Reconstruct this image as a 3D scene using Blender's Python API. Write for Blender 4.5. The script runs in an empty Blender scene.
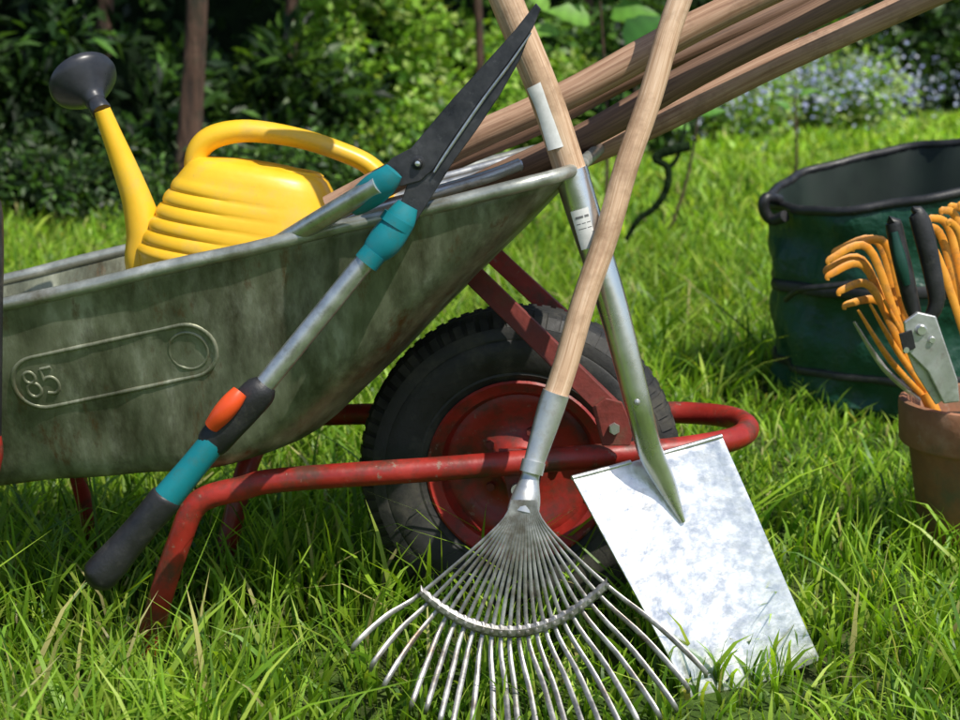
import bpy, math, random
import numpy as np
from mathutils import Vector, Matrix
random.seed(4); rng=np.random.default_rng(7)
S=bpy.context.scene
GZ=-0.05
CAM=Vector((0,-2.0,0.68)); TH=math.radians(10.62)
cT,sT=math.cos(TH),math.sin(TH)
def W(px,py,y):  # world position from image pixel coordinates and an assumed depth
    """camera ray through image pixel, intersected with the vertical plane at assumed depth y"""
    a=(px-480)/1600.; v=(360-py)/1600.
    dy=cT+sT*v; dz=-sT+cT*v
    t=(y-CAM.y)/dy
    return Vector((a*t,y,CAM.z+dz*t))
# ---------------------------------------------------------------- materials
def newmat(name):
    m=bpy.data.materials.new(name); m.use_nodes=True
    nt=m.node_tree; b=nt.nodes['Principled BSDF']
    return m,nt,b
def ramp(nt,stops):
    r=nt.nodes.new('ShaderNodeValToRGB')
    e=r.color_ramp.elements
    e[0].position=stops[0][0]; e[0].color=(*stops[0][1],1)
    e[1].position=stops[-1][0]; e[1].color=(*stops[-1][1],1)
    for p,c in stops[1:-1]:
        x=e.new(p); x.color=(*c,1)
    return r
def surf(name,stops,scale=20,rough=(.4,.6),metal=0,bump=.2,bscale=None,coord='Object',stretch=(1,1,1),detail=6,bdist=.002,dirt=None,dirtscale=6,spec=None,dirtpos=(.5,.68),dirtstretch=(1,1,1),dirt2=None,dirt2scale=20,dirt2pos=(.6,.7),dirt2stretch=(1,1,1)):
    m,nt,b=newmat(name); N=nt.nodes; L=nt.links
    tc=N.new('ShaderNodeTexCoord'); mp=N.new('ShaderNodeMapping'); mp.inputs['Scale'].default_value=stretch
    L.new(tc.outputs[coord],mp.inputs[0])
    n=N.new('ShaderNodeTexNoise'); n.inputs['Scale'].default_value=scale; n.inputs['Detail'].default_value=detail; n.inputs['Roughness'].default_value=.62
    L.new(mp.outputs[0],n.inputs['Vector'])
    r=ramp(nt,stops); L.new(n.outputs[0],r.inputs[0]); col=r.outputs[0]
    for dc,ds,dp,dst in ((dirt,dirtscale,dirtpos,dirtstretch),(dirt2,dirt2scale,dirt2pos,dirt2stretch)):
        if not dc: continue
        n2=N.new('ShaderNodeTexNoise'); n2.inputs['Scale'].default_value=ds; n2.inputs['Detail'].default_value=9; n2.inputs['Roughness'].default_value=.7
        mp2=N.new('ShaderNodeMapping'); mp2.inputs['Scale'].default_value=dst
        L.new(tc.outputs['Object'],mp2.inputs[0]); L.new(mp2.outputs[0],n2.inputs['Vector'])
        rr=ramp(nt,[(dp[0],(0,0,0)),(dp[1],(1,1,1))]); L.new(n2.outputs[0],rr.inputs[0])
        mx=N.new('ShaderNodeMixRGB'); L.new(rr.outputs[0],mx.inputs[0]); L.new(col,mx.inputs[1]); mx.inputs[2].default_value=(*dc,1); col=mx.outputs[0]
    L.new(col,b.inputs['Base Color'])
    mr=N.new('ShaderNodeMapRange'); mr.inputs[1].default_value=.3; mr.inputs[2].default_value=.7; mr.inputs[3].default_value=rough[0]; mr.inputs[4].default_value=rough[1]
    L.new(n.outputs[0],mr.inputs[0]); L.new(mr.outputs[0],b.inputs['Roughness'])
    b.inputs['Metallic'].default_value=metal
    if spec is not None: b.inputs['Specular IOR Level'].default_value=spec
    if bump:
        nb=n
        if bscale:
            nb=N.new('ShaderNodeTexNoise'); nb.inputs['Scale'].default_value=bscale; nb.inputs['Detail'].default_value=4
            L.new(mp.outputs[0],nb.inputs['Vector'])
        bp=N.new('ShaderNodeBump'); bp.inputs['Strength'].default_value=bump; bp.inputs['Distance'].default_value=bdist
        L.new(nb.outputs[0],bp.inputs['Height']); L.new(bp.outputs[0],b.inputs['Normal'])
    return m
def leafmat(name,trans=.35,rough=.45,spec=.4,tint=(1.6,1.5,.6,1)):
    m,nt,b=newmat(name); N=nt.nodes; L=nt.links
    a=N.new('ShaderNodeAttribute'); a.attribute_name='Col'
    L.new(a.outputs['Color'],b.inputs['Base Color']); b.inputs['Roughness'].default_value=rough; b.inputs['Specular IOR Level'].default_value=spec
    t=N.new('ShaderNodeBsdfTranslucent')
    g=N.new('ShaderNodeMixRGB'); g.blend_type='MULTIPLY'; g.inputs[0].default_value=1; L.new(a.outputs['Color'],g.inputs[1]); g.inputs[2].default_value=tint
    L.new(g.outputs[0],t.inputs[0])
    mx=N.new('ShaderNodeMixShader'); mx.inputs[0].default_value=trans
    L.new(b.outputs[0],mx.inputs[1]); L.new(t.outputs[0],mx.inputs[2])
    L.new(mx.outputs[0],N['Material Output'].inputs[0])
    return m
M={}
M['galv']=surf('galvanised_weathered',[(.28,(.10,.11,.07)),(.45,(.22,.23,.155)),(.58,(.31,.32,.225)),(.74,(.52,.53,.42))],scale=9,rough=(.34,.6),metal=.5,bump=.3,bscale=150,bdist=.0008,dirt=(.075,.068,.038),dirtscale=8,stretch=(2.8,2.8,.8),dirtpos=(.48,.68),dirtstretch=(1.8,1.8,.45),detail=10,dirt2=(.17,.085,.035),dirt2scale=11,dirt2pos=(.57,.70),dirt2stretch=(3,3,.6))
M['galvrim']=surf('galvanised_rim',[(.3,(.30,.31,.26)),(.6,(.52,.53,.47)),(.75,(.74,.74,.68))],scale=30,rough=(.3,.48),metal=.65,bump=.3,dirt=(.22,.20,.14),dirtscale=14)  # worn rim metal, base colour lightened to carry the rim's highlight
M['zinc']=surf('zinc_sheet',[(.3,(.46,.47,.47)),(.6,(.66,.67,.66)),(.75,(.76,.76,.74))],scale=60,rough=(.28,.46),metal=.75,bump=.15,dirt=(.32,.30,.26),dirtscale=30)
M['rake']=surf('rake_steel_dull',[(.3,(.20,.19,.17)),(.55,(.37,.36,.34)),(.75,(.54,.53,.50))],scale=55,rough=(.30,.52),metal=.75,bump=.2,dirt=(.14,.10,.07),dirtscale=25)
M['steel']=surf('polished_steel',[(.3,(.68,.69,.70)),(.7,(.92,.92,.92))],scale=14,rough=(.18,.36),metal=.95,bump=.12,bscale=60)
M['blade']=surf('spade_steel',[(.30,(.58,.59,.61)),(.55,(.88,.88,.88))],scale=60,rough=(.26,.46),metal=.85,bump=.4,bscale=110,bdist=.0015,dirt=(.66,.66,.64),dirtscale=34,detail=10,dirtstretch=(1,1,2.5),dirt2=(.38,.37,.33),dirt2scale=9,dirt2pos=(.62,.80))
M['alu']=surf('aluminium_tube',[(.3,(.50,.51,.50)),(.7,(.74,.75,.74))],scale=50,rough=(.26,.42),metal=.85,bump=.1,dirt=(.40,.40,.37),dirtscale=40)
M['red']=surf('red_paint',[(.35,(.24,.016,.011)),(.65,(.40,.028,.018))],scale=14,rough=(.28,.6),bump=.3,bscale=80,dirt=(.10,.032,.02),dirtscale=24,dirtpos=(.46,.64),dirt2=(.24,.14,.10),dirt2scale=70,dirt2pos=(.61,.66))
M['rust_shaded']=surf('rusty_shaded_red_paint',[(.3,(.10,.02,.014)),(.55,(.19,.028,.02)),(.75,(.13,.06,.035))],scale=30,rough=(.5,.8),bump=.4,bscale=120)  # rusty paint, with the shade on the braces also put into its dark red
M['rubber']=surf('tyre_rubber',[(.3,(.010,.010,.010)),(.7,(.034,.033,.030))],scale=22,rough=(.5,.8),bump=.35,bscale=120,dirt=(.075,.068,.05),dirtscale=11)
M['black']=surf('black_plastic',[(.3,(.010,.010,.011)),(.7,(.026,.026,.028))],scale=30,rough=(.35,.6),bump=.2,bscale=300,dirt=(.05,.048,.042),dirtscale=35,dirtpos=(.56,.7))
M['rose']=surf('rose_plastic',[(.3,(.016,.018,.024)),(.7,(.04,.042,.05))],scale=30,rough=(.25,.4),bump=.1)
M['yellow']=surf('yellow_plastic',[(.3,(.82,.46,.016)),(.7,(.92,.57,.03))],scale=9,rough=(.30,.48),bump=.2,bscale=40,dirt=(.70,.44,.07),dirtscale=18,dirt2=(.45,.30,.08),dirt2scale=45,dirt2pos=(.66,.78))
M['teal']=surf('teal_plastic',[(.3,(.006,.18,.22)),(.7,(.010,.24,.28))],scale=18,rough=(.3,.48),bump=.15,dirt=(.03,.17,.18),dirtscale=40)
M['orangebtn']=surf('orange_button',[(.3,(.75,.07,.015)),(.7,(.85,.10,.02))],scale=18,rough=(.3,.4),bump=.05)
M['orange']=surf('orange_enamel',[(.3,(.78,.27,.02)),(.7,(.88,.40,.05))],scale=25,rough=(.35,.5),bump=.1,dirt=(.45,.2,.05),dirtscale=60)
M['darkmetal']=surf('blackened_blade',[(.3,(.018,.019,.021)),(.7,(.07,.07,.072))],scale=40,rough=(.25,.45),metal=.5,bump=.25,dirt=(.12,.12,.12),dirtscale=50,dirtpos=(.58,.74))
M['wood']=surf('ash_wood',[(.3,(.38,.22,.12)),(.5,(.56,.37,.23)),(.68,(.70,.52,.36))],scale=1,rough=(.5,.7),bump=.3,coord='UV',stretch=(420,9,1),detail=5,dirt=(.30,.18,.10),dirtscale=14,dirt2=(.20,.12,.07),dirt2scale=40,dirt2pos=(.66,.74))
M['wood2']=surf('aged_wood',[(.3,(.24,.125,.07)),(.5,(.42,.25,.155)),(.7,(.56,.37,.25))],scale=1,rough=(.42,.62),bump=.35,coord='UV',stretch=(380,7,1),detail=5,dirt=(.20,.11,.07),dirtscale=11)
M['wood3']=surf('dark_aged_wood',[(.3,(.09,.045,.025)),(.5,(.18,.10,.06)),(.7,(.28,.165,.10))],scale=1,rough=(.5,.7),bump=.35,coord='UV',stretch=(380,7,1),detail=5)
M['label']=surf('paper_label',[(.3,(.58,.58,.55)),(.7,(.76,.76,.74))],scale=90,rough=(.5,.6),bump=.1)
M['ink']=surf('label_ink',[(.3,(.10,.10,.10)),(.7,(.2,.2,.2))],scale=50,rough=(.5,.6),bump=0)
M['terra']=surf('terracotta',[(.3,(.24,.10,.055)),(.55,(.36,.155,.08)),(.75,(.46,.26,.17))],scale=16,rough=(.75,.9),bump=.3,bscale=120,dirt=(.16,.13,.08),dirtscale=9,dirt2=(.45,.36,.28),dirt2scale=14,dirt2pos=(.60,.75))
M['soil']=surf('potting_soil',[(.3,(.015,.01,.006)),(.7,(.05,.035,.02))],scale=60,rough=(.9,1),bump=.8,bdist=.01)
M['bag']=surf('green_woven_fabric',[(.3,(.0025,.036,.020)),(.7,(.007,.070,.038))],scale=12,rough=(.38,.6),bump=.7,bscale=26,bdist=.014)
M['bagin']=surf('bag_lining',[(.3,(.003,.010,.007)),(.7,(.007,.020,.013))],scale=12,rough=(.6,.8),bump=.3)
M['bark']=surf('bark',[(.3,(.025,.015,.010)),(.55,(.10,.052,.034)),(.75,(.18,.11,.075))],scale=10,rough=(.85,.95),bump=1,bdist=.03,stretch=(3,3,.5),dirt=(.03,.035,.02),dirtscale=7)
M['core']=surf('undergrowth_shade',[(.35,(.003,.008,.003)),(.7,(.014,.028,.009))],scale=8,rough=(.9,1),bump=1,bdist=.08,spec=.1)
M['leaf']=leafmat('leaf'); M['grass']=leafmat('grass_blade',.45,.42,.4,(1.5,1.5,.55,1)); M['petal']=leafmat('petal',.3,.6,.2,(1,1,1,1))
# ---------------------------------------------------------------- helpers
def empty(name,loc):
    e=bpy.data.objects.new(name,None); e.location=loc; e.empty_display_size=.1
    S.collection.objects.link(e); return e
def adopt(ob,parent):
    if parent is not None:
        ob.parent=parent; ob.matrix_parent_inverse=Matrix.Translation(parent.location).inverted()
def mk(name,verts,faces,mat,parent=None,smooth=True,uvs=None,mods=()):
    me=bpy.data.meshes.new(name); me.from_pydata([tuple(v) for v in verts],[],faces)
    if uvs is not None:
        ul=me.uv_layers.new(name='UVMap')
        for l in me.loops: ul.data[l.index].uv=uvs[l.vertex_index]
    me.materials.append(M[mat] if isinstance(mat,str) else mat)
    if smooth:
        me.polygons.foreach_set('use_smooth',[True]*len(me.polygons))
        try: me.set_sharp_from_angle(angle=math.radians(40))
        except Exception: pass
    me.update()
    ob=bpy.data.objects.new(name,me); S.collection.objects.link(ob); adopt(ob,parent)
    for kind,kw in mods:
        md=ob.modifiers.new(kind,kind)
        for k,v in kw.items(): setattr(md,k,v)
    return ob
def cr(pts,rad,n=6,closed=False):
    P=[Vector(p) for p in pts]; R=list(rad) if hasattr(rad,'__len__') else [rad]*len(P)
    m=len(P); oP=[];oR=[]
    rngi=range(m if closed else m-1)
    for i in rngi:
        def g(k,A):
            if closed: return A[k%m]
            return A[max(0,min(m-1,k))]
        for j in range(n):
            t=j/n
            for A,o in ((P,oP),(R,oR)):
                a,b,c,d=g(i-1,A),g(i,A),g(i+1,A),g(i+2,A)
                o.append(.5*((2*b)+(c-a)*t+(2*a-5*b+4*c-d)*t*t+(3*b-a-3*c+d)*t**3))
    if not closed: oP.append(P[-1]); oR.append(R[-1])
    return oP,oR
def sweep(name,pts,rad,mat,parent=None,seg=16,flat=1.,closed=False,n=0,arc=None,ref=(0,-1,0),caps=True,mods=()):
    P=[Vector(p) for p in pts]; R=list(rad) if hasattr(rad,'__len__') else [rad]*len(P)
    if n: P,R=cr(P,R,n,closed)
    ref=Vector(ref); V=[];UV=[];F=[];L=0;m=len(P)
    full=arc is None
    cols=seg if full else seg+1
    for i,p in enumerate(P):
        if closed: t=P[(i+1)%m]-P[(i-1)%m]
        else: t=P[min(i+1,m-1)]-P[max(i-1,0)]
        if t.length<1e-9: t=Vector((0,0,1))
        t.normalize(); nn=ref-t*ref.dot(t)
        if nn.length<1e-3: nn=Vector((1,0,0))-t*t.x
        nn.normalize(); b=t.cross(nn)
        if i: L+=(p-P[i-1]).length
        for k in range(cols):
            a=2*math.pi*k/seg if full else -arc+2*arc*k/seg
            V.append(p+R[i]*(math.cos(a)*nn*flat+math.sin(a)*b)); UV.append((abs((a/math.pi)-1)*.05+0.003*k/seg,L))
    rows=m if closed else m-1
    for i in range(rows):
        for k in range(cols if full else cols-1):
            a=i*cols+k; b_=i*cols+(k+1)%cols; c=((i+1)%m)*cols+(k+1)%cols; d=((i+1)%m)*cols+k
            F.append((a,b_,c,d))
    if full and caps and not closed:
        F.append(tuple(range(cols))[::-1]); F.append(tuple((m-1)*cols+k for k in range(cols)))
    return mk(name,V,F,mat,parent,uvs=UV,mods=mods)
def lathe(name,prof,org,axis,mat,parent=None,seg=48,mods=(),sx=1,ref=None,jit=None):
    axis=Vector(axis).normalized(); r0=Vector(ref) if ref else (Vector((0,0,1)) if abs(axis.z)<.9 else Vector((1,0,0)))
    u=(r0-axis*r0.dot(axis)).normalized(); v=axis.cross(u)
    V=[];F=[];UV=[]
    for i,(r,h) in enumerate(prof):
        for k in range(seg):
            a=2*math.pi*k/seg
            q=Vector(org)+axis*h+u*(r*sx*math.cos(a))+v*(r*math.sin(a))
            if jit: q=jit(q,a,i)
            V.append(q); UV.append((k/seg,h))
    for i in range(len(prof)-1):
        for k in range(seg):
            F.append((i*seg+k,i*seg+(k+1)%seg,(i+1)*seg+(k+1)%seg,(i+1)*seg+k))
    return mk(name,V,F,mat,parent,uvs=UV,mods=mods)
def plate(name,poly,th,mat,parent,dirv=(0,1,0),bev=.0008):
    d=Vector(dirv).normalized()*th; n=len(poly)
    V=[Vector(p) for p in poly]+[Vector(p)+d for p in poly]
    F=[tuple(range(n)),tuple(range(2*n-1,n-1,-1))]+[(i,i+n,(i+1)%n+n,(i+1)%n) for i in range(n)]
    return mk(name,V,F,mat,parent,smooth=False,mods=[('BEVEL',dict(width=bev,segments=2,limit_method='ANGLE'))] if bev else ())
# ---------------------------------------------------------------- wheelbarrow
wb=empty('wheelbarrow',(-.2,.05,.2))
Tp=[Vector((.098,-.225,.554)),Vector((.20,.34,.578)),Vector((-.85,.27,.33)),Vector((-.85,-.15,.33))]
Bt=[Vector((-.236,-.12,.196)),Vector((-.18,.24,.202)),Vector((-.72,.20,.148)),Vector((-.72,-.07,.148))]
def ring(sh,sz,r):
    c=[]
    for b,t in zip(Bt,Tp):
        p=b.lerp(t,sh); p.z=b.z+(t.z-b.z)*sz; c.append(p)
    out=[]
    for i in range(4):
        a,q,nx=c[i-1],c[i],c[(i+1)%4]
        p1=q+(a-q).normalized()*r; p2=q+(nx-q).normalized()*r
        for k in range(9):
            t=k/8; out.append(p1*(1-t)**2+q*2*t*(1-t)+p2*t*t)
        e2=nx+(q-nx).normalized()*r
        for k in range(1,14): out.append(p2.lerp(e2,k/14))
    return out
def dent(p,s):
    return (.0030*math.sin(p.x*17+1)*math.sin(p.z*23)+.0014*math.sin(p.x*41+p.z*30))*max(0,1-max(0,s)**3)
lev=[(-.8,0,.02),(-.5,0,.05),(-.3,0,.08)]
for k in range(8):
    t=k/7; lev.append((-.20*(1-t)**2+.17*t*t,.17*t*t,.10))
for k in range(1,19):
    s=.17+.83*k/18; lev.append((s,s,.10-.02*s))
V=[];F=[]
for i,(a,b,r) in enumerate(lev):
    rg=ring(a,b,r); nr=len(rg)
    for k,p in enumerate(rg):
        d=dent(p,a); V.append(p+Vector((0,d,d*.5)))
for i in range(len(lev)-1):
    for k in range(nr): F.append((i*nr+k,(i+1)*nr+k,(i+1)*nr+(k+1)%nr,i*nr+(k+1)%nr))
F.append(tuple(range(nr)))
mk('tub',V,F,'galv',wb,mods=[('SOLIDIFY',dict(thickness=.003,offset=0))])
top=[p+Vector((0,.0008*math.sin(p.x*23),.001+.0009*math.sin(p.x*31))) for p in ring(1.0,1.0,.08)]
sweep('rolled_rim',top,.0082,'galvrim',wb,seg=12,closed=True,ref=(0,0,1))
def wall(u,s,out=0.):
    f=lambda u,s:(Bt[3].lerp(Bt[0],u)).lerp(Tp[3].lerp(Tp[0],u),s)
    p=f(u,s); du=f(u+.01,s)-p; ds=f(u,s+.01)-p; nv=du.cross(ds).normalized()
    if nv.y>0: nv=-nv
    d=dent(p,s)
    return p+nv*out+Vector((0,d,d*.5)),du.normalized(),ds.normalized(),nv
def onwall(x,z,out=.0015):
    u,s=.5,.5
    for _ in range(25):
        p=wall(u,s)[0]; u+=(x-p.x)*1.2; s+=(z-p.z)*3.0
        u=max(-.2,min(1.2,u)); s=max(0,min(1,s))
    return wall(u,s,out)
c1=Vector((W(48,377,-.11).x,0,W(48,377,-.11).z)); c2=Vector((W(192,347,-.13).x,0,W(192,347,-.13).z))
ax=(c2-c1).normalized(); nx=Vector((-ax.z,0,ax.x))
pill=[]; R0=.033
for k in range(17): a=math.pi/2+math.pi*k/16; pill.append(c1+ax*math.cos(a)*R0+nx*math.sin(a)*R0)
for k in range(1,10): pill.append((c1-nx*R0).lerp(c2-nx*R0,k/10))
for k in range(17): a=-math.pi/2+math.pi*k/16; pill.append(c2+ax*math.cos(a)*R0+nx*math.sin(a)*R0)
for k in range(1,10): pill.append((c2+nx*R0).lerp(c1+nx*R0,k/10))
sweep('embossed_panel',[onwall(p.x,p.z,.0002)[0] for p in pill],.0032,'galv',wb,seg=12,closed=True)
pp=[c2+ax*math.cos(2*math.pi*k/32)*.023+nx*math.sin(2*math.pi*k/32)*.023 for k in range(32)]
sweep('embossed_ring',[onwall(p.x,p.z,.0001)[0] for p in pp],.0027,'galv',wb,seg=12,closed=True)
def glyph(name,pts,closed):
    sc=.0180; P=[]
    for gx_,gy_ in pts:
        q=c1+ax*(gx_*sc)+nx*(gy_*sc); P.append(onwall(q.x,q.z,.0004)[0])
    sweep(name,P,.0027,'galv',wb,seg=10,n=4,closed=closed)
g8a=[(-.62+.36*math.cos(a),.50+.40*math.sin(a)) for a in [2*math.pi*k/12 for k in range(12)]]
g8b=[(-.62+.44*math.cos(a),-.42+.50*math.sin(a)) for a in [2*math.pi*k/12 for k in range(12)]]
glyph('figure_8_upper',g8a,True); glyph('figure_8_lower',g8b,True)
glyph('figure_5_bar',[(1.02,.92),(.65,.92),(.28,.92)],False)
glyph('figure_5_stem',[(.28,.92),(.25,.5),(.22,.12)],False)
glyph('figure_5_bowl',[(.22,.12),(.50,.26),(.85,.18),(1.08,-.18),(1.02,-.62),(.68,-.92),(.18,-.80)],False)
near=[W(146,655,-.10),W(160,600,-.105),W(178,545,-.108),W(198,503,-.108),Vector((-.29,-.108,.166)),Vector((-.24,-.106,.176)),Vector((-.05,-.095,.187)),Vector((.12,-.08,.197)),Vector((.24,-.062,.203)),Vector((.31,-.03,.206)),Vector((.340,.005,.208)),Vector((.349,.045,.209)),Vector((.338,.09,.209)),Vector((.30,.122,.208)),Vector((.22,.145,.205)),Vector((.0,.18,.196)),Vector((-.24,.225,.182)),Vector((-.30,.23,.165)),W(246,470,.19),W(228,540,.17),W(211,592,.16)]
sweep('frame_tube',near,.0152,'red',wb,seg=16,n=8,ref=(.0,.0,1))
sweep('leg_brace',[W(72,455,.25),W(88,515,.27),W(108,592,.29)],.0125,'red',wb,n=4,seg=12)
for y0,y1,nm in ((.04,.03,'handle_1'),(.17,.20,'handle_2')):
    sweep(nm,[Vector((-.38,y0,.170)),Vector((-.5,y0,.158)),Vector((-.78,y1,.140)),Vector((-.95,y1,.25)),Vector((-1.15,y1,.33)),Vector((-1.35,y1,.35))],.0115,'red',wb,n=5,ref=(0,0,1))
    sweep(nm+'_grip',[Vector((-1.24,y1,.343)),Vector((-1.37,y1,.352))],.018,'black',wb,ref=(0,0,1))
def bar(name,a,b,w,t,mat,ref=(0,-1,0)):
    a=Vector(a);b=Vector(b);d=(b-a).normalized();r=Vector(ref);nn=(r-d*r.dot(d)).normalized();s=d.cross(nn)
    V=[p+s*(w/2*i)+nn*(t/2*j) for p in (a,b) for i,j in ((-1,-1),(1,-1),(1,1),(-1,1))]
    F=[(0,1,2,3),(7,6,5,4),(0,4,5,1),(1,5,6,2),(2,6,7,3),(3,7,4,0)]
    return mk(name,V,F,mat,wb,smooth=False,mods=[('BEVEL',dict(width=.001,segments=2))])
bar('brace_1',W(466,268,-.03),W(612,412,-.105),.026,.004,'rust_shaded')
bar('brace_1_flange',W(474,264,-.015),W(616,402,-.090),.004,.026,'rust_shaded')
bar('brace_2',W(484,246,.17),W(618,372,.155),.026,.004,'red')
bar('brace_2_flange',W(490,242,.185),W(622,362,.17),.004,.022,'red')
plate('axle_bracket_1',[W(592,408,-.112),W(606,398,-.112),W(622,402,-.112),W(634,430,-.112),W(630,446,-.112),W(602,446,-.112)],.004,'rust_shaded',wb,bev=.0015)
lathe('bracket_bolt',[(0,-.007),(.007,-.007),(.007,0),(0,0)],W(614,428,-.113),(0,1,0),'zinc',wb,seg=6)
WC=Vector((.053,.045,.158)); WA=Vector((.05,1,0)).normalized()
plate('axle_bracket_2',[WC+Vector((-.03,-.125,.05)),WC+Vector((.03,-.125,.05)),WC+Vector((.016,-.125,-.02)),WC+Vector((-.016,-.125,-.02))],.004,'rust_shaded',wb)
plate('axle_bracket_3',[WC+Vector((-.03,.105,.05)),WC+Vector((.03,.105,.05)),WC+Vector((.016,.105,-.02)),WC+Vector((-.016,.105,-.02))],.004,'rust_shaded',wb)
sweep('axle',[WC-WA*.135,WC+WA*.12],.008,'zinc',wb,ref=(0,0,1))
tyre=[(.112,-.030),(.118,-.040),(.128,-.047),(.131,-.0465),(.134,-.049),(.155,-.053),(.172,-.053),(.174,-.0515),(.177,-.052),(.190,-.048),(.192,-.0445),(.202,-.038)]
gro=[(.2065,-.030),(.2075,-.024),(.2025,-.0225),(.2025,-.0195),(.208,-.018),(.209,-.007),(.204,-.0055),(.204,0)]
prof=tyre+gro; prof=prof+[(r,-h) for r,h in prof[::-1][1:]]
lathe('tyre',prof,WC,WA,'rubber',wb,seg=96)
V=[];F=[]
u=Vector((0,0,1)); vv=WA.cross(u)
for side in (-1,1):
    for k in range(72):
        a0=2*math.pi*(k+(.5 if side>0 else 0))/72; a1=a0+2*math.pi*.62/72; b0=len(V)
        for a in (a0,a1):
            for r,h in ((.190,.0485),(.2045,.0395),(.2095,.024),(.203,.022),(.190,.040)):
                V.append(WC+WA*(h*side)+u*(r*math.cos(a))+vv*(r*math.sin(a)))
        F+= [(b0+j,b0+(j+1)%5,b0+5+(j+1)%5,b0+5+j) for j in range(5)]+[tuple(b0+j for j in range(5)),tuple(b0+9-j for j in range(5))]
mk('tyre_lugs',V,F,'rubber',wb,smooth=False)
rim=[(.010,-.040),(.024,-.040),(.026,-.037),(.027,-.018),(.036,-.010),(.060,-.006),(.075,-.012),(.088,-.018),(.096,-.016),(.101,-.024),(.103,-.036),(.110,-.040),(.117,-.046),(.120,-.044),(.118,-.038)]
lathe('wheel_rim',rim,WC,WA,'red',wb,seg=64,mods=[('SOLIDIFY',dict(thickness=.002))])
lathe('wheel_rim_back',[(r,-h) for r,h in rim],WC,WA,'red',wb,seg=64)
for k in range(5):
    a=2*math.pi*k/5+.3
    lathe('rim_bolt_%d'%(k+1),[(0,-.016),(.006,-.016),(.006,-.004),(0,-.004)],WC+u*.048*math.cos(a)+vv*.048*math.sin(a),WA,'rust_shaded',wb,seg=6)
# ---------------------------------------------------------------- watering can
wc=empty('watering_can',tuple(W(260,230,.07)))
cy=.08
prof_=[(330,266,118,.085),(300,263,117,.088),(275,258,116,.090),(264,256,115,.090),(235,255,101,.084),(205,256,87,.076),(185,258,77,.069),(178,259,73,.066),(171,260,68,.061),(166,261,60,.053),(163,262,48,.042),(163,263,30,.026)]
pys=np.array([p[0] for p in prof_],float)
lv=list(np.linspace(330,275,6))+list(np.linspace(272,184,45))+[181,178,174,171,168.5,166,164.5,163.2,162.6]
V=[];F=[];sg=56
for i,py in enumerate(lv):
    g=lambda k: float(np.interp(-py,-pys,[p[k] for p in prof_]))
    cx,hw,hd=g(1),g(2),g(3)
    if py<166: tq=(166-py)/3.4; hw=60-32*tq; hd=.053-.028*tq
    rb=0
    if 186<py<270:
        ph=(270-py)/14.0; fr_=ph-math.floor(ph); rb=.0036*(math.sin(math.pi*fr_)**.6)-.0018
    c=W(cx,py,cy); e=W(cx+hw,py,cy); rx=e.x-c.x
    for k in range(sg):
        a=2*math.pi*k/sg; ca,sa=math.cos(a),math.sin(a); ex=.72
        left=max(0,min(1,(-ca+.25)*1.3))
        X=(rx+rb*left)*math.copysign(abs(ca)**ex,ca); Y=(hd+rb*left)*math.copysign(abs(sa)**ex,sa)
        V.append(Vector((c.x+X,cy+Y,c.z-.16*X)))
nl=len(lv)
for i in range(nl-1):
    for k in range(sg): F.append((i*sg+k,i*sg+(k+1)%sg,(i+1)*sg+(k+1)%sg,(i+1)*sg+k))
F.append(tuple((nl-1)*sg+k for k in range(sg)))
mk('body',V,F,'yellow',wc)
sweep('can_handle',[W(208,190,cy),W(196,172,cy),W(199,150,cy),W(216,136,cy),W(250,131,cy),W(298,138,cy),W(342,152,cy),W(370,166,cy),W(384,186,cy),W(382,225,cy),W(372,260,cy)],[.013,.014,.015,.0155,.0145,.013,.0125,.013,.014,.015,.015],'yellow',wc,seg=18,n=6,flat=1.3)
lathe('filler_collar',[(.030,-.012),(.034,0),(.034,.006),(.030,.009),(.027,.004),(.026,-.010)],W(292,176,cy-.005),(.15,0,1),'yellow',wc,seg=32,sx=1.2)
sweep('spout',[W(190,300,cy-.01),W(152,270,cy-.01),W(146,235,cy-.01),W(137,200,cy-.01),W(124,165,cy-.012),W(112,135,cy-.014),W(102,110,cy-.016)],[.036,.032,.0255,.0195,.0160,.0130,.0110],'yellow',wc,seg=20,n=6)
ro=W(102,112,cy-.016); rd=(W(74,66,cy+.035)-ro).normalized()
lathe('spout_rose',[(.0,.0),(.0125,.0),(.0135,.004),(.0125,.013),(.0115,.017),(.0135,.019),(.0140,.024),(.018,.029),(.030,.040),(.040,.050),(.0440,.055),(.0455,.060),(.0445,.065),(.040,.067),(.030,.071),(.015,.074),(0,.075)],ro,rd,'rose',wc,seg=40)
# ---------------------------------------------------------------- poles in the tub
def pole(name,a,ya,b,yb,r,mat):
    A=W(*a,ya);B=W(*b,yb); e=empty(name,tuple(A.lerp(B,.5)))
    n=24; P=[A.lerp(B,i/n)+Vector((.002*math.sin(i*.9),0,.0025*math.sin(i*.55))) for i in range(n+1)]
    sweep('shaft',P,[r*(1+.04*math.sin(i*.7)) for i in range(n+1)],mat,e,seg=18)
    lathe('end_cap',[(0,-r*.5),(r*.6,-r*.42),(r*.98,0),(r*.9,.002)],B,(A-B),mat,e,seg=18)
pole('rake_pole',(330,210),-.02,(1020,-133),-.05,.0185,'wood2')
pole('fork_pole',(380,240),.05,(985,-75),.02,.0175,'wood3')
pole('hoe_pole',(390,243),.10,(1090,-80),.08,.0175,'wood2')
pole('broom_pole',(350,210),.17,(860,-28),.17,.014,'wood3')
pole('cultivator_pole',(130,274),.10,(610,128),.17,.0065,'zinc')
pole('edging_iron_pole',(150,276),.03,(600,140),.12,.0085,'zinc')
pole('weeder_pole',(190,268),.0,(590,155),.06,.007,'wood3')
pole('dibber_pole',(170,274),-.04,(520,165),.0,.008,'zinc')
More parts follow.
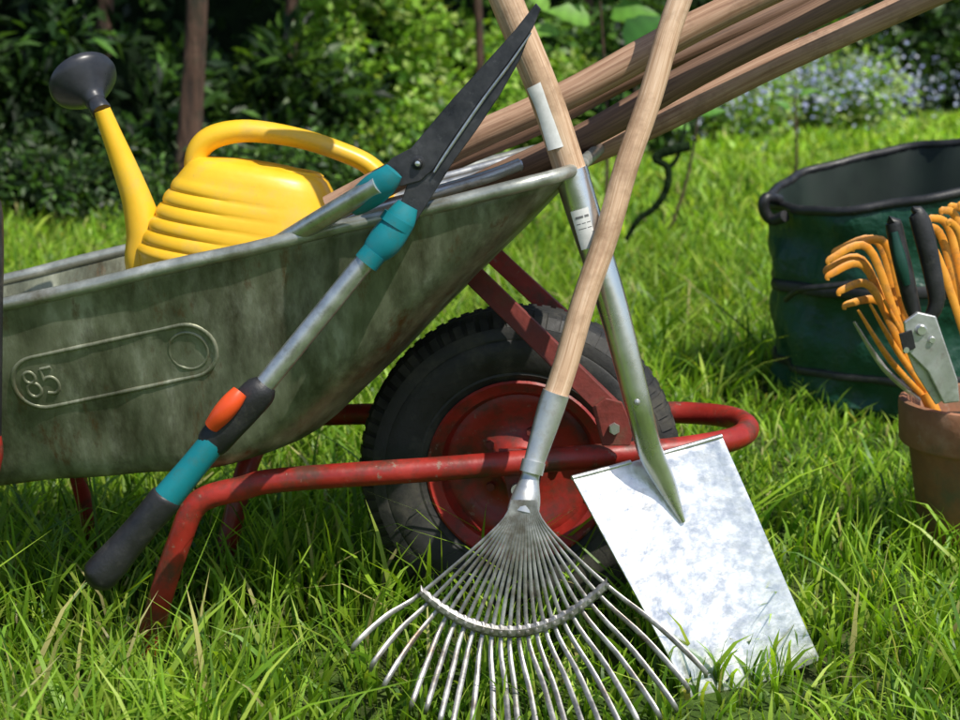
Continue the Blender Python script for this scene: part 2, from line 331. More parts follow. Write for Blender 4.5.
# ---------------------------------------------------------------- hedge shears
hs=empty('hedge_shears',tuple(W(330,300,-.25)))
def hl(px,py):
    return W(px,py,-.268+.00008*(580-py)+.0)
sweep('blade_handle_tube',[hl(392,228),hl(257,394)],.0115,'alu',hs,seg=20,flat=.85)
sweep('coupling_1',[hl(408,205),hl(402,216),hl(397,225),hl(386,240),hl(377,250),hl(372,256)],[.012,.0165,.0175,.0190,.0165,.0125],'teal',hs,seg=20,n=4,flat=.7)
sweep('coupling_1_neck',[hl(399,218),hl(394,226)],.0190,'teal',hs,seg=20,flat=.75)
sweep('coupling_1_collar',[hl(375,252),hl(366,263)],.0145,'teal',hs,seg=20)
sweep('lock_joint',[hl(266,384),hl(260,391),hl(245,407),hl(228,425),hl(213,442),hl(208,448)],[.013,.0185,.0195,.0195,.0185,.014],'black',hs,seg=20,n=4,flat=.8)
sweep('release_button',[W(240,392,-.268),W(232,402,-.272),W(222,414,-.272),W(212,426,-.268)],[.009,.0115,.0115,.009],'orangebtn',hs,seg=16,n=4)
sweep('grip_sleeve',[hl(214,441),hl(196,463),hl(176,487),hl(158,508)],[.0155,.0155,.0165,.0170],'teal',hs,seg=20,n=4)
sweep('rubber_grip',[hl(168,495),hl(166,498),hl(158,508),hl(145,523),hl(128,543),hl(108,566),hl(98,577),hl(92,583)],[.016,.0185,.0185,.0180,.0185,.0205,.0195,.011],'black',hs,seg=20,n=4)
sweep('second_handle_tube',[W(380,184,-.262),W(318,221,-.215),W(240,268,-.13)],.0115,'alu',hs,seg=20)
sweep('coupling_2',[W(394,171,-.264),W(386,180,-.262),W(375,189,-.255),W(362,199,-.242),W(352,205,-.234)],[.011,.0150,.0170,.0155,.0130],'teal',hs,seg=20,n=4,flat=.7)
def bl(poly,off): return [hl(x,y)+Vector((0,off,0)) for x,y in poly]
plate('blade_upper',bl([(380,171),(392,158),(411,148),(428,128),(455,96),(488,60),(515,30),(536,3),(541,9),(533,28),(508,63),(482,98),(460,129),(445,151),(433,170),(420,181),(402,186),(386,186)],-.003),.003,'darkmetal',hs,bev=.001)
plate('blade_lower',bl([(394,236),(396,214),(403,196),(409,178),(414,162),(420,148),(438,125),(480,80),(515,42),(532,16),(534,24),(520,60),(500,95),(476,131),(454,161),(441,182),(428,203),(416,222),(402,240)],.001),.003,'darkmetal',hs,bev=.001)
sweep('blade_edge',bl([(434,172),(447,152),(482,101),(509,65),(531,33)],-.0045),[.0012,.0018,.0018,.0016,.0008],'alu',hs,seg=8,n=3)
lathe('pivot_bolt',[(0,-.006),(.004,-.006),(.0055,-.004),(.0055,0),(.008,.0005),(.008,.003)],hl(418,163)+Vector((0,-.004,0)),(0,1,0),'darkmetal',hs,seg=24)
lathe('pivot_pin',[(0,-.003),(.0028,-.0025),(.003,0)],hl(418,163)+Vector((0,-.009,0)),(0,1,0),'steel',hs,seg=16)
# ---------------------------------------------------------------- leaf rake
lr=empty('leaf_rake',tuple(W(560,400,-.24)))
A=W(552,405,-.24);B=W(683,-10,-.11); B=A+(B-A)*1.25
P=[A.lerp(B,i/24)+Vector((.0012*math.sin(i),0,0)) for i in range(25)]
sweep('rake_handle',P,.0142,'wood',lr,seg=20)
sweep('ferrule',[W(556,393,-.243),W(551,408,-.245),W(541,440,-.252),W(533,466,-.26),W(530,478,-.262),W(526,498,-.27),W(523,512,-.275)],[.0155,.0155,.0135,.0115,.0105,.0165,.018],'zinc',lr,seg=20,n=4,flat=.8)
sweep('ferrule_collar',[W(534,461,-.259),W(531,473,-.262)],.0135,'zinc',lr,seg=20)
NT=22; bars=[]
for i in range(NT):
    a=-1+2*i/(NT-1); q=1-a*a
    h0=W(524+12*a,500,-.285)
    h1=W(522+24*a,526+4*q,-.290)
    cb=W(514+91*a, 588-4*a+44*q, -.300-.010*q)
    bars.append((W(514+93*a,588-4*a+44*q,-.305-.010*q),a))
    jx=random.uniform(-6,6); jy=random.uniform(-7,7)
    ex=530+170*a+jx; ey=658+10*a+90*q+jy
    e1=W((514+91*a)*.45+ex*.55,(588-4*a+44*q)*.45+ey*.55-4,-.325-.03*q)
    e2=W(ex,ey,-.350-.06*q)
    e3=e2+Vector((.006*a,.004,-.014))
    sweep('tine_%d'%(i+1),[h0,h1,cb,e1,e2,e3],[.0014,.0017,.0024,.0031,.0030,.0019],'rake',lr,seg=8,n=5,flat=.35)
V=[];F=[]
P,R=cr([p for p,a in bars],.0,3)
for i,p in enumerate(P):
    w_=.0066 if i%3 else .0080
    for dz,dy in ((w_,.0),(.0035,-.0035),(-.0035,-.0035),(-w_,.0),(-w_,.0015),(w_,.0015)): V.append(p+Vector((0,dy,dz)))
for i in range(len(P)-1):
    for k in range(6): F.append((i*6+k,i*6+(k+1)%6,(i+1)*6+(k+1)%6,(i+1)*6+k))
F+= [tuple(range(6))[::-1],tuple((len(P)-1)*6+k for k in range(6))]
mk('tine_spacer_bar',V,F,'rake',lr,smooth=False)
for i,(p,a) in enumerate(bars):
    lathe('rivet_%d'%(i+1),[(0,-.006),(.002,-.0055),(.0026,-.0035)],p,(0,1,0),'rake',lr,seg=8)
# ---------------------------------------------------------------- spade
sp=empty('spade',tuple(W(650,450,-.14)))
TL,TR,BL,BR=W(572,478,-.165),W(722,436,-.105),W(691,699,-.24),W(820,660,-.165)
nb=(TR-TL).cross(BL-TL).normalized()
if nb.y>0: nb=-nb
NU,NV=24,30; V=[];F=[]
for j in range(NV+1):
    for i in range(NU+1):
        s=i/NU;t=j/NV; c=2*s-1
        p=TL.lerp(TR,s).lerp(BL.lerp(BR,s),t)
        p=p-nb*(.010*(1-c*c)*(1-.35*t)+.0008*math.sin(s*9+t*7))
        if t==1: p+= (BL-TL).normalized()*.006*(1-c*c)
        V.append(p)
for j in range(NV):
    for i in range(NU):
        a=j*(NU+1)+i; F.append((a,a+1,a+NU+2,a+NU+1))
mk('spade_blade',V,F,'blade',sp,mods=[('SOLIDIFY',dict(thickness=.0025,offset=0)),('BEVEL',dict(width=.0008,segments=2,limit_method='ANGLE'))])
for nm,a,b in (('tread_1',TL,TL.lerp(TR,.40)),('tread_2',TL.lerp(TR,.60),TR)):
    m_=a.lerp(b,.5)
    a2=a-nb*(0 if nm=='tread_1' else .0095); b2=b-nb*(.0095 if nm=='tread_1' else 0)
    sweep(nm,[a2,m_-nb*.0062,b2],.003,'blade',sp,seg=10,n=4)
ax_pts=[W(484,-55,-.15),W(507,2,-.155),W(545,95,-.158),W(572,176,-.16)]
sweep('spade_handle',[W(430,-200,-.14)]+ax_pts+[W(576,188,-.16)],.0185,'wood',sp,seg=24,n=6)
sweep('t_grip',[W(395,-190,-.14),W(430,-200,-.14),W(470,-214,-.14)],.0175,'wood',sp,seg=20)
C=TL.lerp(TR,.52); D=TL.lerp(TR,.56).lerp(BL.lerp(BR,.46),.30)
sweep('socket',[W(571,172,-.16),W(575,186,-.16),W(592,240,-.162),W(611,300,-.165),W(627,360,-.167),W(640,412,-.165),W(650,450,-.155),C.lerp(D,.4)+nb*.002,D-nb*.006],[.0195,.0198,.0188,.0178,.0165,.0155,.0150,.0125,.003],'steel',sp,seg=24,n=6)
sweep('socket_lip',[W(570,170,-.16),W(573,180,-.16)],.0205,'steel',sp,seg=24)
sweep('paper_label',[W(535,84,-.158),W(545,107,-.158),W(557,148,-.16)],.0191,'label',sp,seg=14,arc=.62,n=3)
sweep('socket_label',[W(579,208,-.1615),W(590,246,-.1622)],.0199,'label',sp,seg=14,arc=.6,n=3)
for r_,y0 in enumerate((214,221,226,231,238)):
    segs=[(-.45,-.2),(-.12,.1),(.18,.42)] if r_%2 else [(-.4,.05),(.15,.4)]
    for s_,(a0,a1) in enumerate(segs):
        t0=W(579+.29*(y0-208),y0,-.1616); ctr=.5*(a0+a1)
        ref_=Vector((-math.sin(-ctr),-math.cos(ctr),0))
        hgt=.0026 if r_ in (0,4) else .0009
        sweep('label_print_%d_%d'%(r_+1,s_+1),[t0,t0+Vector((.29*hgt,0,-hgt))],.0202,'ink',sp,seg=6,arc=(a1-a0)/2,ref=tuple(ref_))
lathe('socket_rivet',[(0,-.004),(.003,-.003),(.004,0)],W(637,402,-.1815),(0,1,0),'zinc',sp,seg=14)
# ---------------------------------------------------------------- garden bag
gb=empty('garden_waste_bag',(.88,1.4,.2))
BC=Vector((.890,1.38,GZ))
def bj(q,a,i):
    h=(q.z-GZ)/.5
    d=.009*math.sin(a*7+h*5)+.006*math.sin(a*13-h*9+1)+.006*math.sin(h*20+a*2)
    rv=Vector((q.x-BC.x,q.y-BC.y,0)); r=rv.length+1e-6
    q=q+rv/r*d*(1 if .08<h else .3)
    q.z+=h*h*(.055*(q.x-BC.x)/.26+.025*(q.y-BC.y)/.26)
    return q
pr=[(.0,.0),(.12,.002),(.20,.004),(.240,.02)]+[(.246+.030*k/30,.02+.475*k/30) for k in range(1,31)]
lathe('fabric_body',pr,BC,(0,0,1),'bag',gb,seg=96,jit=bj)
pi=[(.268,.492),(.254,.44),(.232,.25),(.220,.06),(.12,.03),(0,.03)]
lathe('lining',pi,BC,(0,0,1),'bagin',gb,seg=96,jit=bj)
def bring(h,r,n=64,off=0,a0=0,a1=2*math.pi):
    o=[]
    for k in range(n):
        a=a0+(a1-a0)*k/n; q=BC+Vector((r*math.cos(a),r*math.sin(a),h)); o.append(bj(q,a,0))
    return o
sweep('rim_hoop',bring(.494,.275),.010,'black',gb,seg=12,closed=True,ref=(0,0,1))
sweep('strap',bring(.29,.267),.009,'black',gb,seg=8,closed=True,ref=(0,0,1),flat=1.4)
sweep('base_band',bring(.10,.253),.006,'black',gb,seg=8,closed=True,ref=(0,0,1),flat=1.4)
sweep('lift_handle',[W(779,200,1.32),W(766,198,1.29),W(764,210,1.29),W(772,220,1.29),W(785,216,1.26)],.012,'black',gb,n=4,seg=10)
sweep('carry_loop',[W(786,300,1.22),W(800,290,1.15),W(830,286,1.10),W(870,282,1.07),W(905,284,1.05)],.006,'black',gb,n=4,seg=8)
# ---------------------------------------------------------------- plant pot with hand tools
pt=empty('terracotta_pot',(.745,.30,.07))
PC=Vector((.745,.30,GZ))
lathe('pot_body',[(0,0),(.078,0),(.082,.004),(.108,.168),(.111,.172),(.120,.174),(.123,.178),(.1265,.232),(.125,.238),(.120,.240),(.114,.238),(.110,.20),(.104,.17),(0.0,.168)],PC,(0,0,1),'terra',pt,seg=64)
lathe('pot_soil',[(0,.200),(.06,.202),(.109,.198)],PC,(0,0,1),'soil',pt,seg=32)
def tines(name,root,tips,y):
    e=empty(name,tuple(W(*root,y)))
    rt=W(*root,y)
    for i,(tx,ty,kx,ky,yy) in enumerate(tips):
        k=W(kx,ky,yy); t=W(tx,ty,yy-.01)
        mid=rt.lerp(k,.55)+Vector((0,(yy-y)*.3,0))
        tt=t+(t-k)*.1+Vector((0,0,-.008))
        sweep('tine_%d'%(i+1),[rt,mid,k,t,tt],[.0048,.0058,.0062,.0052,.0026],'orange',e,seg=10,n=6,flat=.4)
    return e
e1=tines('hand_rake',(928,400),[(832,258,868,248,.27),(831,274,864,266,.28),(842,290,870,286,.27),(838,250,878,242,.32),(848,304,880,302,.30),(829,268,862,260,.34),(856,246,886,244,.29)],.29)
sweep('hand_rake_neck',[W(925,392,.29),W(938,420,.29),W(946,450,.29)],.010,'orange',e1,seg=12)
e2=tines('hand_rake',(985,410),[(926,228,942,238,.27),(932,218,950,231,.29),(943,210,958,223,.30),(952,206,968,221,.32),(962,204,978,221,.30),(925,242,938,258,.25),(975,204,990,223,.30),(930,254,944,272,.27),(950,222,962,242,.26)],.30)
sweep('hand_rake_neck',[W(985,400,.30),W(986,425,.30),W(988,452,.30)],.010,'orange',e2,seg=12)
e3=empty('hand_fork',tuple(W(905,380,.33)))
for i,(a,b,c) in enumerate([((858,310),(890,360),(925,398)),((870,304),(898,352),(930,396)),((884,300),(908,345),(935,394)),((854,322),(884,368),(920,400))]):
    sweep('prong_%d'%(i+1),[W(*a,.24+.01*i),W(*b,.26+.01*i),W(*c,.29)],[.002,.0046,.0046],'orange' if i!=3 else 'zinc',e3,seg=10,n=5,flat=.6)
sc=empty('pruning_shears',tuple(W(918,320,.2)))
M['dkgreen']=surf('dark_green_grip',[(.3,(.004,.035,.025)),(.7,(.008,.06,.04))],scale=20,rough=(.3,.45),bump=.1)
sweep('grip_1',[W(892,226,.215),W(893,222,.215),W(898,245,.215),W(905,275,.212),(W(912,305,.212)),W(918,322,.212)],[.004,.011,.0125,.0125,.011,.008],'black',sc,seg=16,n=4,flat=.8)
sweep('grip_2',[W(913,213,.21),W(917,214,.21),W(926,245,.208),W(934,280,.206),W(936,305,.206),W(924,326,.208)],[.004,.012,.0135,.0130,.011,.008],'black',sc,seg=16,n=4,flat=.8)
sweep('grip_inlay',[W(894,232,.204),W(901,262,.200),W(907,285,.201)],[.005,.0085,.005],'dkgreen',sc,seg=12,n=4,flat=.5)
sweep('spring_loop',[W(914,222,.212),W(922,212,.214),W(930,224,.212),W(938,260,.210),W(944,300,.208)],.0028,'black',sc,seg=10,n=5)
plate('jaw',[W(904,322,.198),W(918,312,.198),W(936,316,.198),W(946,345,.198),W(958,380,.198),W(960,402,.198),W(944,404,.198),W(928,372,.198),W(908,352,.198)],.008,'zinc',sc,bev=.002)
plate('blade',[W(902,340,.208),W(915,335,.208),W(932,365,.208),W(944,400,.208),W(936,405,.208),W(915,372,.208)],.004,'zinc',sc,bev=.001)
lathe('pivot',[(0,-.005),(.006,-.005),(.008,-.002),(.008,.002)],W(921,330,.197),(0,1,0),'steel',sc,seg=20)
plate('latch',[W(899,334,.194),W(912,330,.194),W(916,348,.194),W(904,354,.194)],.003,'black',sc)
for i,p in enumerate([(906,350),(932,340)]):
    lathe('screw_%d'%(i+1),[(0,-.003),(.004,-.003),(.005,0)],W(*p,.196),(0,1,0),'steel',sc,seg=14)
# lopper standing at the left
lp=empty('lopper',tuple(W(-8,400,-.26)))
sweep('grip_left',[W(-12,195,-.24),W(-7,215,-.24),W(-8,330,-.25),W(-9,438,-.255)],[.005,.011,.0115,.0115],'black',lp,n=4)
sweep('shaft_left',[W(-9,436,-.255),W(-8,455,-.257),W(-10,475,-.258),W(-30,600,-.262)],[.0115,.0125,.010,.009],'red',lp,n=4)
sweep('grip_right',[W(-120,215,-.24),W(-110,330,-.25),W(-98,430,-.255)],.0115,'black',lp,n=4)
sweep('shaft_right',[W(-98,430,-.255),W(-60,600,-.262)],.009,'red',lp)
plate('lopper_blade',[W(-62,585,-.264),W(-26,585,-.264),W(-22,640,-.264),W(-40,690,-.264),W(-60,660,-.264)],.004,'darkmetal',lp)
# ---------------------------------------------------------------- ground and vegetation (numpy meshes)
def npmesh(name,verts,quads,tris,cols,mat,parent=None):
    me=bpy.data.meshes.new(name); nv=len(verts)
    me.vertices.add(nv); me.vertices.foreach_set('co',verts.astype(np.float32).ravel())
    nq=len(quads); nt=len(tris)
    li=np.concatenate([quads.ravel(),tris.ravel()]).astype(np.int32)
    me.loops.add(len(li)); me.loops.foreach_set('vertex_index',li)
    me.polygons.add(nq+nt)
    st=np.concatenate([np.arange(nq)*4,nq*4+np.arange(nt)*3]).astype(np.int32)
    me.polygons.foreach_set('loop_start',st)
    me.update(calc_edges=True)
    ca=me.color_attributes.new('Col','FLOAT_COLOR','POINT')
    c4=np.ones((nv,4),np.float32); c4[:,:3]=cols; ca.data.foreach_set('color',c4.ravel())
    me.materials.append(M[mat]); me.validate()
    ob=bpy.data.objects.new(name,me); S.collection.objects.link(ob); adopt(ob,parent); return ob
BX=[-60,-12,-3.2,-1.7,-.3,.5,1.8,4,7.5,14,60]; BY=[3,4,4.6,5.1,6.0,7.6,10.8,15.5,20,23,30]
border=lambda x:np.interp(x,BX,BY)
def gh(x,y):
    return GZ+.010*np.sin(x*2.1+.5)*np.sin(y*1.7)*np.clip((np.abs(y)+np.abs(x))/2,0,1)+.03*np.sin(x*.5)*np.sin(y*.35)*np.clip((y-2)/5,0,1)
xs=np.concatenate([[-400,-100,-40],np.linspace(-15,25,81),[50,100,400]]); ys=np.concatenate([[-400,-60],np.linspace(-8,32,81),[60,120,400]])
gx,gy=np.meshgrid(xs,ys); gv=np.stack([gx,gy,gh(gx,gy)],-1).reshape(-1,3)
nx_=len(xs); q=[(j*nx_+i,j*nx_+i+1,(j+1)*nx_+i+1,(j+1)*nx_+i) for j in range(len(ys)-1) for i in range(nx_-1)]
M['ground']=surf('lawn_ground',[(.3,(.022,.034,.009)),(.5,(.05,.09,.016)),(.7,(.10,.16,.03))],scale=14,rough=(.9,1),bump=.8,bdist=.03,dirt=(.07,.06,.03),dirtscale=3,spec=.1)
mk('lawn',gv,q,'ground',None)
GP=[(.13,.28,.014),(.21,.38,.020),(.29,.46,.032),(.06,.16,.014),(.40,.52,.075),(.44,.40,.16)]
def grass(name,n,x0,x1,y0,y1,hmin,hmax,w,lean=.5,clump=.6,gain=1.,rg=None):
    x=rng.uniform(x0,x1,n); y=rng.uniform(y0,y1,n)
    k=y<border(x)+.3
    k&=np.abs(x)<(y+2.6)*.62+.55
    if rg is not None: k&=rg(x,y)
    x=x[k];y=y[k];n=len(x)
    tx=np.round((x+.03*np.sin(y*31))/.07)*.07+.02*np.sin(y*57+x*13); ty=np.round((y+.03*np.sin(x*29))/.07)*.07+.02*np.sin(x*47)
    f=rng.uniform(0,.75,n)*(rng.uniform(0,1,n)<.55)
    cl=.5+.5*np.sin(x*9.3+2*np.sin(y*7.1))*np.sin(y*8.2+1.7*np.sin(x*6.3))
    patch=.5+.5*np.sin(x*1.9+1.1*np.sin(y*1.3))*np.sin(y*1.6+.8)
    x=x+(tx-x)*f; y=y+(ty-y)*f
    h=(hmin+(hmax-hmin)*rng.beta(1.8,3,n))*(.58+clump*cl)
    def low(cx,cy_,rx,ry,f):
        g=np.exp(-(np.abs((x-cx)/rx))**3-(np.abs((y-cy_)/ry))**3); return 1-(1-f)*g
    h=h*low(.80,.75,.55,.5,.42)*low(.78,1.05,.45,.3,.55)*low(.62,.0,.28,.22,.58)*low(-.45,-.28,.3,.22,.62)*low(.08,-.15,.28,.14,.66)*low(-.5,.5,.5,.3,.7)*low(.06,-.48,.26,.22,.40)*low(.30,-.36,.20,.16,.60)
    az=rng.uniform(0,2*np.pi,n)+1.2*np.sin(x*3)*.6; dx,dy=np.cos(az),np.sin(az)
    le=h*lean*rng.uniform(.1,1.7,n)
    fa=rng.uniform(0,2*np.pi,n); sx,sy=np.cos(fa),np.sin(fa)
    ww=w*rng.uniform(.4,1.5,n)
    z0=gh(x,y)-.004
    T=[0,.38,.74,1.0]; WF=[.8,1.0,.66,0]; vs=[]
    droop=rng.uniform(0,.45,n)
    for t,wf in zip(T,WF):
        cx=x+dx*le*t**1.9; cyy=y+dy*le*t**1.9; cz=z0+h*(t-droop*t**3)
        if wf>0:
            vs.append(np.stack([cx-sx*ww*wf/2,cyy-sy*ww*wf/2,cz],-1)); vs.append(np.stack([cx+sx*ww*wf/2,cyy+sy*ww*wf/2,cz],-1))
        else: vs.append(np.stack([cx,cyy,cz],-1))
    v=np.stack(vs,1).reshape(-1,3); b=np.arange(n)*7
    qd=np.concatenate([np.stack([b,b+1,b+3,b+2],-1),np.stack([b+2,b+3,b+5,b+4],-1)]); tr_=np.stack([b+4,b+5,b+6],-1)
    pal=np.array(GP); pr_=np.array([.24,.27,.21,.14,.10,.04]); ci=rng.choice(len(pal),n,p=pr_/pr_.sum())
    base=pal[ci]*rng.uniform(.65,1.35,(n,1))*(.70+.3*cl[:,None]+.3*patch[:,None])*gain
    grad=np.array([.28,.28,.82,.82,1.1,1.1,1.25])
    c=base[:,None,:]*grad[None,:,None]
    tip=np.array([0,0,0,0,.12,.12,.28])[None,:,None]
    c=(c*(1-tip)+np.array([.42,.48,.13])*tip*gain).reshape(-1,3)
    return v,qd,tr_,np.minimum(c,.85)
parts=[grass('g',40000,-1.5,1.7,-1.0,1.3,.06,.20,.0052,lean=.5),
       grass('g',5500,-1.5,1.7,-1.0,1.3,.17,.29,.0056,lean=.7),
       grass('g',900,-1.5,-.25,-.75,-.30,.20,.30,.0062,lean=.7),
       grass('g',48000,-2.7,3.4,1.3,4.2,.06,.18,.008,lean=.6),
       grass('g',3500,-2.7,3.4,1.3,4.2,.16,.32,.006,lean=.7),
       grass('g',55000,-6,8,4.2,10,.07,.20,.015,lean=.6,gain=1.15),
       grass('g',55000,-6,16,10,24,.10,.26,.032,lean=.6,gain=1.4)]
off=0;VV=[];QQ=[];TT=[];CC=[]
for v,qd,t,c in parts:
    VV.append(v);QQ.append(qd+off);TT.append(t+off);CC.append(c);off+=len(v)
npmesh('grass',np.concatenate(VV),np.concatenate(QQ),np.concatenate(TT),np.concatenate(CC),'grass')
def leaves(P,D,Nn,l,w,col):
    D=D/np.linalg.norm(D,axis=1,keepdims=True); s=np.cross(D,Nn); s/= (np.linalg.norm(s,axis=1,keepdims=True)+1e-9)
    up=np.cross(s,D)
    l=np.asarray(l)[:,None];w=np.asarray(w)[:,None]
    a=P; b1=P+D*l*.45+s*w*.5+up*w*.12; b2=P+D*l*.45-s*w*.5+up*w*.12; m=P+D*l*.5; e=P+D*l-up*l*.12
    v=np.stack([a,b1,e,b2,m],1).reshape(-1,3); k=np.arange(len(P))*5
    tr_=np.concatenate([np.stack([k,k+1,k+4],-1),np.stack([k+1,k+2,k+4],-1),np.stack([k+4,k+2,k+3],-1),np.stack([k,k+4,k+3],-1)])
    return v,np.zeros((0,4),int),tr_,np.repeat(col,5,axis=0)
def clumpy(center,rad,n,nclump,csize,lsize,lasp,pal,upw=.5,bright=(.6,1.3)):
    c=np.array(center);r=np.array(rad)
    d=rng.normal(size=(nclump,3)); d/=np.linalg.norm(d,axis=1,keepdims=True)
    cc=c+d*r*rng.uniform(.35,1.0,(nclump,1))**.6
    ci=rng.integers(0,nclump,n)
    o=rng.normal(size=(n,3))*csize*np.array([1,1,.75]); P=cc[ci]+o
    P[:,2]=np.maximum(P[:,2],GZ+.02)
    D=o/ (np.linalg.norm(o,axis=1,keepdims=True)+1e-6)+rng.normal(size=(n,3))*.5
    Nn=np.tile([0,-.3,1.],(n,1))*upw*2+rng.normal(size=(n,3))*.6
    pal=np.array(pal); pc=pal[rng.integers(0,len(pal),n)]*rng.uniform(*bright,(n,1))*rng.uniform(.5,1.4,(nclump,1))[ci]
    ls=lsize*rng.uniform(.6,1.3,n)
    return leaves(P,D,Nn,ls,ls*lasp,pc)
def merge(name,lst,mat='leaf',parent=None):
    off=0;VV=[];QQ=[];TT=[];CC=[]
    for v,qd,t,c in lst: VV.append(v);QQ.append(qd+off);TT.append(t+off);CC.append(c);off+=len(v)
    return npmesh(name,np.concatenate(VV),np.concatenate(QQ),np.concatenate(TT),np.concatenate(CC),mat,parent)
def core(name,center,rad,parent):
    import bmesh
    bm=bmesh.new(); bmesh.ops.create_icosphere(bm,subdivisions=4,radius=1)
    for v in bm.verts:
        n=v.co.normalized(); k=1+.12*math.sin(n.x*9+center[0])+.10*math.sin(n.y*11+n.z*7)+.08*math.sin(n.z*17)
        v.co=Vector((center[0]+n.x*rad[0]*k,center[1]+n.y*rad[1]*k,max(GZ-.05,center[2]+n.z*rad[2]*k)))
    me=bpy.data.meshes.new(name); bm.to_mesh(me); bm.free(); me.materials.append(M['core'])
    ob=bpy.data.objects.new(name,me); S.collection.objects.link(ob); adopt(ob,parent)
DK=[(.014,.036,.011),(.025,.06,.016),(.042,.09,.022)]
MD=[(.055,.135,.018),(.08,.18,.024),(.12,.24,.03)]
BR=[(.22,.40,.035),(.30,.50,.06),(.17,.34,.03),(.42,.54,.15)]
def shrub(name,x,y,rad,n,nc,cs,ls,asp,pal,h=None):
    z=GZ+rad[2]*.75 if h is None else h
    e=empty(name,(x,y,GZ))
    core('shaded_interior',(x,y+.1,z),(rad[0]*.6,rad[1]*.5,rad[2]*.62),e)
    merge('foliage',[clumpy((x,y,z),rad,n,nc,cs,ls,asp,pal)],'leaf',e)
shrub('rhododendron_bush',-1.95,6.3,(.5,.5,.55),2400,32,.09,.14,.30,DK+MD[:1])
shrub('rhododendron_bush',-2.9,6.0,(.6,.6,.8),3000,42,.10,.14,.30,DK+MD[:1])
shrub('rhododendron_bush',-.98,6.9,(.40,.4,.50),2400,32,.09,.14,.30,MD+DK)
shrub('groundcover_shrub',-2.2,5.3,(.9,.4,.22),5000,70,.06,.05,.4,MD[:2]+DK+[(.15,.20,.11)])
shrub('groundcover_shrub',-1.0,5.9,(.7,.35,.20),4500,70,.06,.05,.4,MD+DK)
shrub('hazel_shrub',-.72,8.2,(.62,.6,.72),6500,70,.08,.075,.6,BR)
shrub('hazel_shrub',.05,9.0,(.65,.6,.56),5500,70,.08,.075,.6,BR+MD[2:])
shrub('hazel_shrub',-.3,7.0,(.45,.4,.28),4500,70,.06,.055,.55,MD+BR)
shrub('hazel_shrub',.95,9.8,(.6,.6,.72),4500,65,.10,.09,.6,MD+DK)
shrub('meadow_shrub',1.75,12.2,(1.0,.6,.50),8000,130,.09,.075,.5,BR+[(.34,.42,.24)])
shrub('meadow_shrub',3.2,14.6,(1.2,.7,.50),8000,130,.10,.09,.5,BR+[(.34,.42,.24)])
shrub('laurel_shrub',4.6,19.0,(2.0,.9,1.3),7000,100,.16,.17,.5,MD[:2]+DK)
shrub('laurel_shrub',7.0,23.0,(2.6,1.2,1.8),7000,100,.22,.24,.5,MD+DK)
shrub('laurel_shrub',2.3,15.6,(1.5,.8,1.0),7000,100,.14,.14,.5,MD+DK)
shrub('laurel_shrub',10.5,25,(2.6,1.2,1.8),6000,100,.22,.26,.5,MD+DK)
fl=[]
for cx,cy_,cz,rx,ry,rz,n in ((1.75,11.65,.44,1.0,.45,.32,950),(3.1,13.9,.47,1.3,.5,.34,1000),(2.4,12.7,.44,.8,.4,.30,550),(4.6,16.6,.38,1.2,.4,.30,500)):
    P=np.array([cx,cy_,cz])+rng.normal(size=(n,3))*np.array([rx,ry,rz])*.5
    D=rng.normal(size=(n,3)); s=rng.uniform(.022,.052,n)
    fl.append(leaves(P,D,rng.normal(size=(n,3))+np.array([0,-1,.6]),s,s*.95,np.array([(.42,.48,.80),(.54,.59,.84),(.38,.42,.74),(.68,.70,.84)])[rng.integers(0,4,n)]))
merge('blue_flowers',fl,'petal')
bpnt=empty('burdock_plant',(.42,4.2,GZ)); LL=[]
def bigleaf(px,py,y,l,ang,asp,col,tilt=.4):
    c=np.array(W(px,py,y))
    d=np.array([math.cos(ang),-.25,math.sin(ang)]); d/=np.linalg.norm(d)
    nrm=np.array([.1,-tilt-.5,1.]); s=np.cross(d,nrm); s/=np.linalg.norm(s); up=np.cross(s,d)
    N_=9; vs=[];cs=[];qd=[]
    for i in range(N_):
        t=i/(N_-1); wd=l*asp*.5*math.sin(math.pi*min(1,t**.75))*(1+.10*math.sin(i*2.7))
        m=c+d*l*t-up*l*.35*t*t
        vs+= [m-s*wd+up*wd*.3,m,m+s*wd+up*wd*.3]
        k_=np.array(col)*(.9+.2*(i%2)); cs+=[k_*.9,k_*1.3,k_*1.05]
    for i in range(N_-1):
        for j in (0,1): qd.append((i*3+j,i*3+j+1,i*3+j+4,i*3+j+3))
    return np.array(vs),np.array(qd),np.zeros((0,3),int),np.array(cs)
for a in [(590,25,4.2,.17,2.6,.7,(.14,.30,.04)),(610,18,4.2,.18,.3,.7,(.10,.24,.03)),(560,34,4.3,.14,2.9,.6,(.16,.32,.05)),(625,46,4.1,.18,.8,.8,(.05,.15,.03)),(640,52,4.3,.14,-.6,.7,(.12,.28,.04)),(575,-5,4.2,.18,1.3,.7,(.12,.27,.03)),(640,0,4.2,.17,1.5,.7,(.09,.22,.03)),(548,12,4.4,.14,2.2,.6,(.18,.36,.05)),(660,30,4.4,.13,.2,.6,(.14,.30,.04)),(700,115,4.6,.10,.4,.6,(.10,.25,.04)),(690,130,4.6,.10,2.6,.6,(.12,.27,.04)),(800,95,5,.08,.5,.5,(.12,.27,.04)),(790,110,5,.08,2.4,.5,(.10,.25,.04)),(720,92,4.6,.07,.9,.5,(.14,.29,.04))]:
    LL.append(bigleaf(*a))
merge('broad_leaves',LL,'leaf',bpnt)
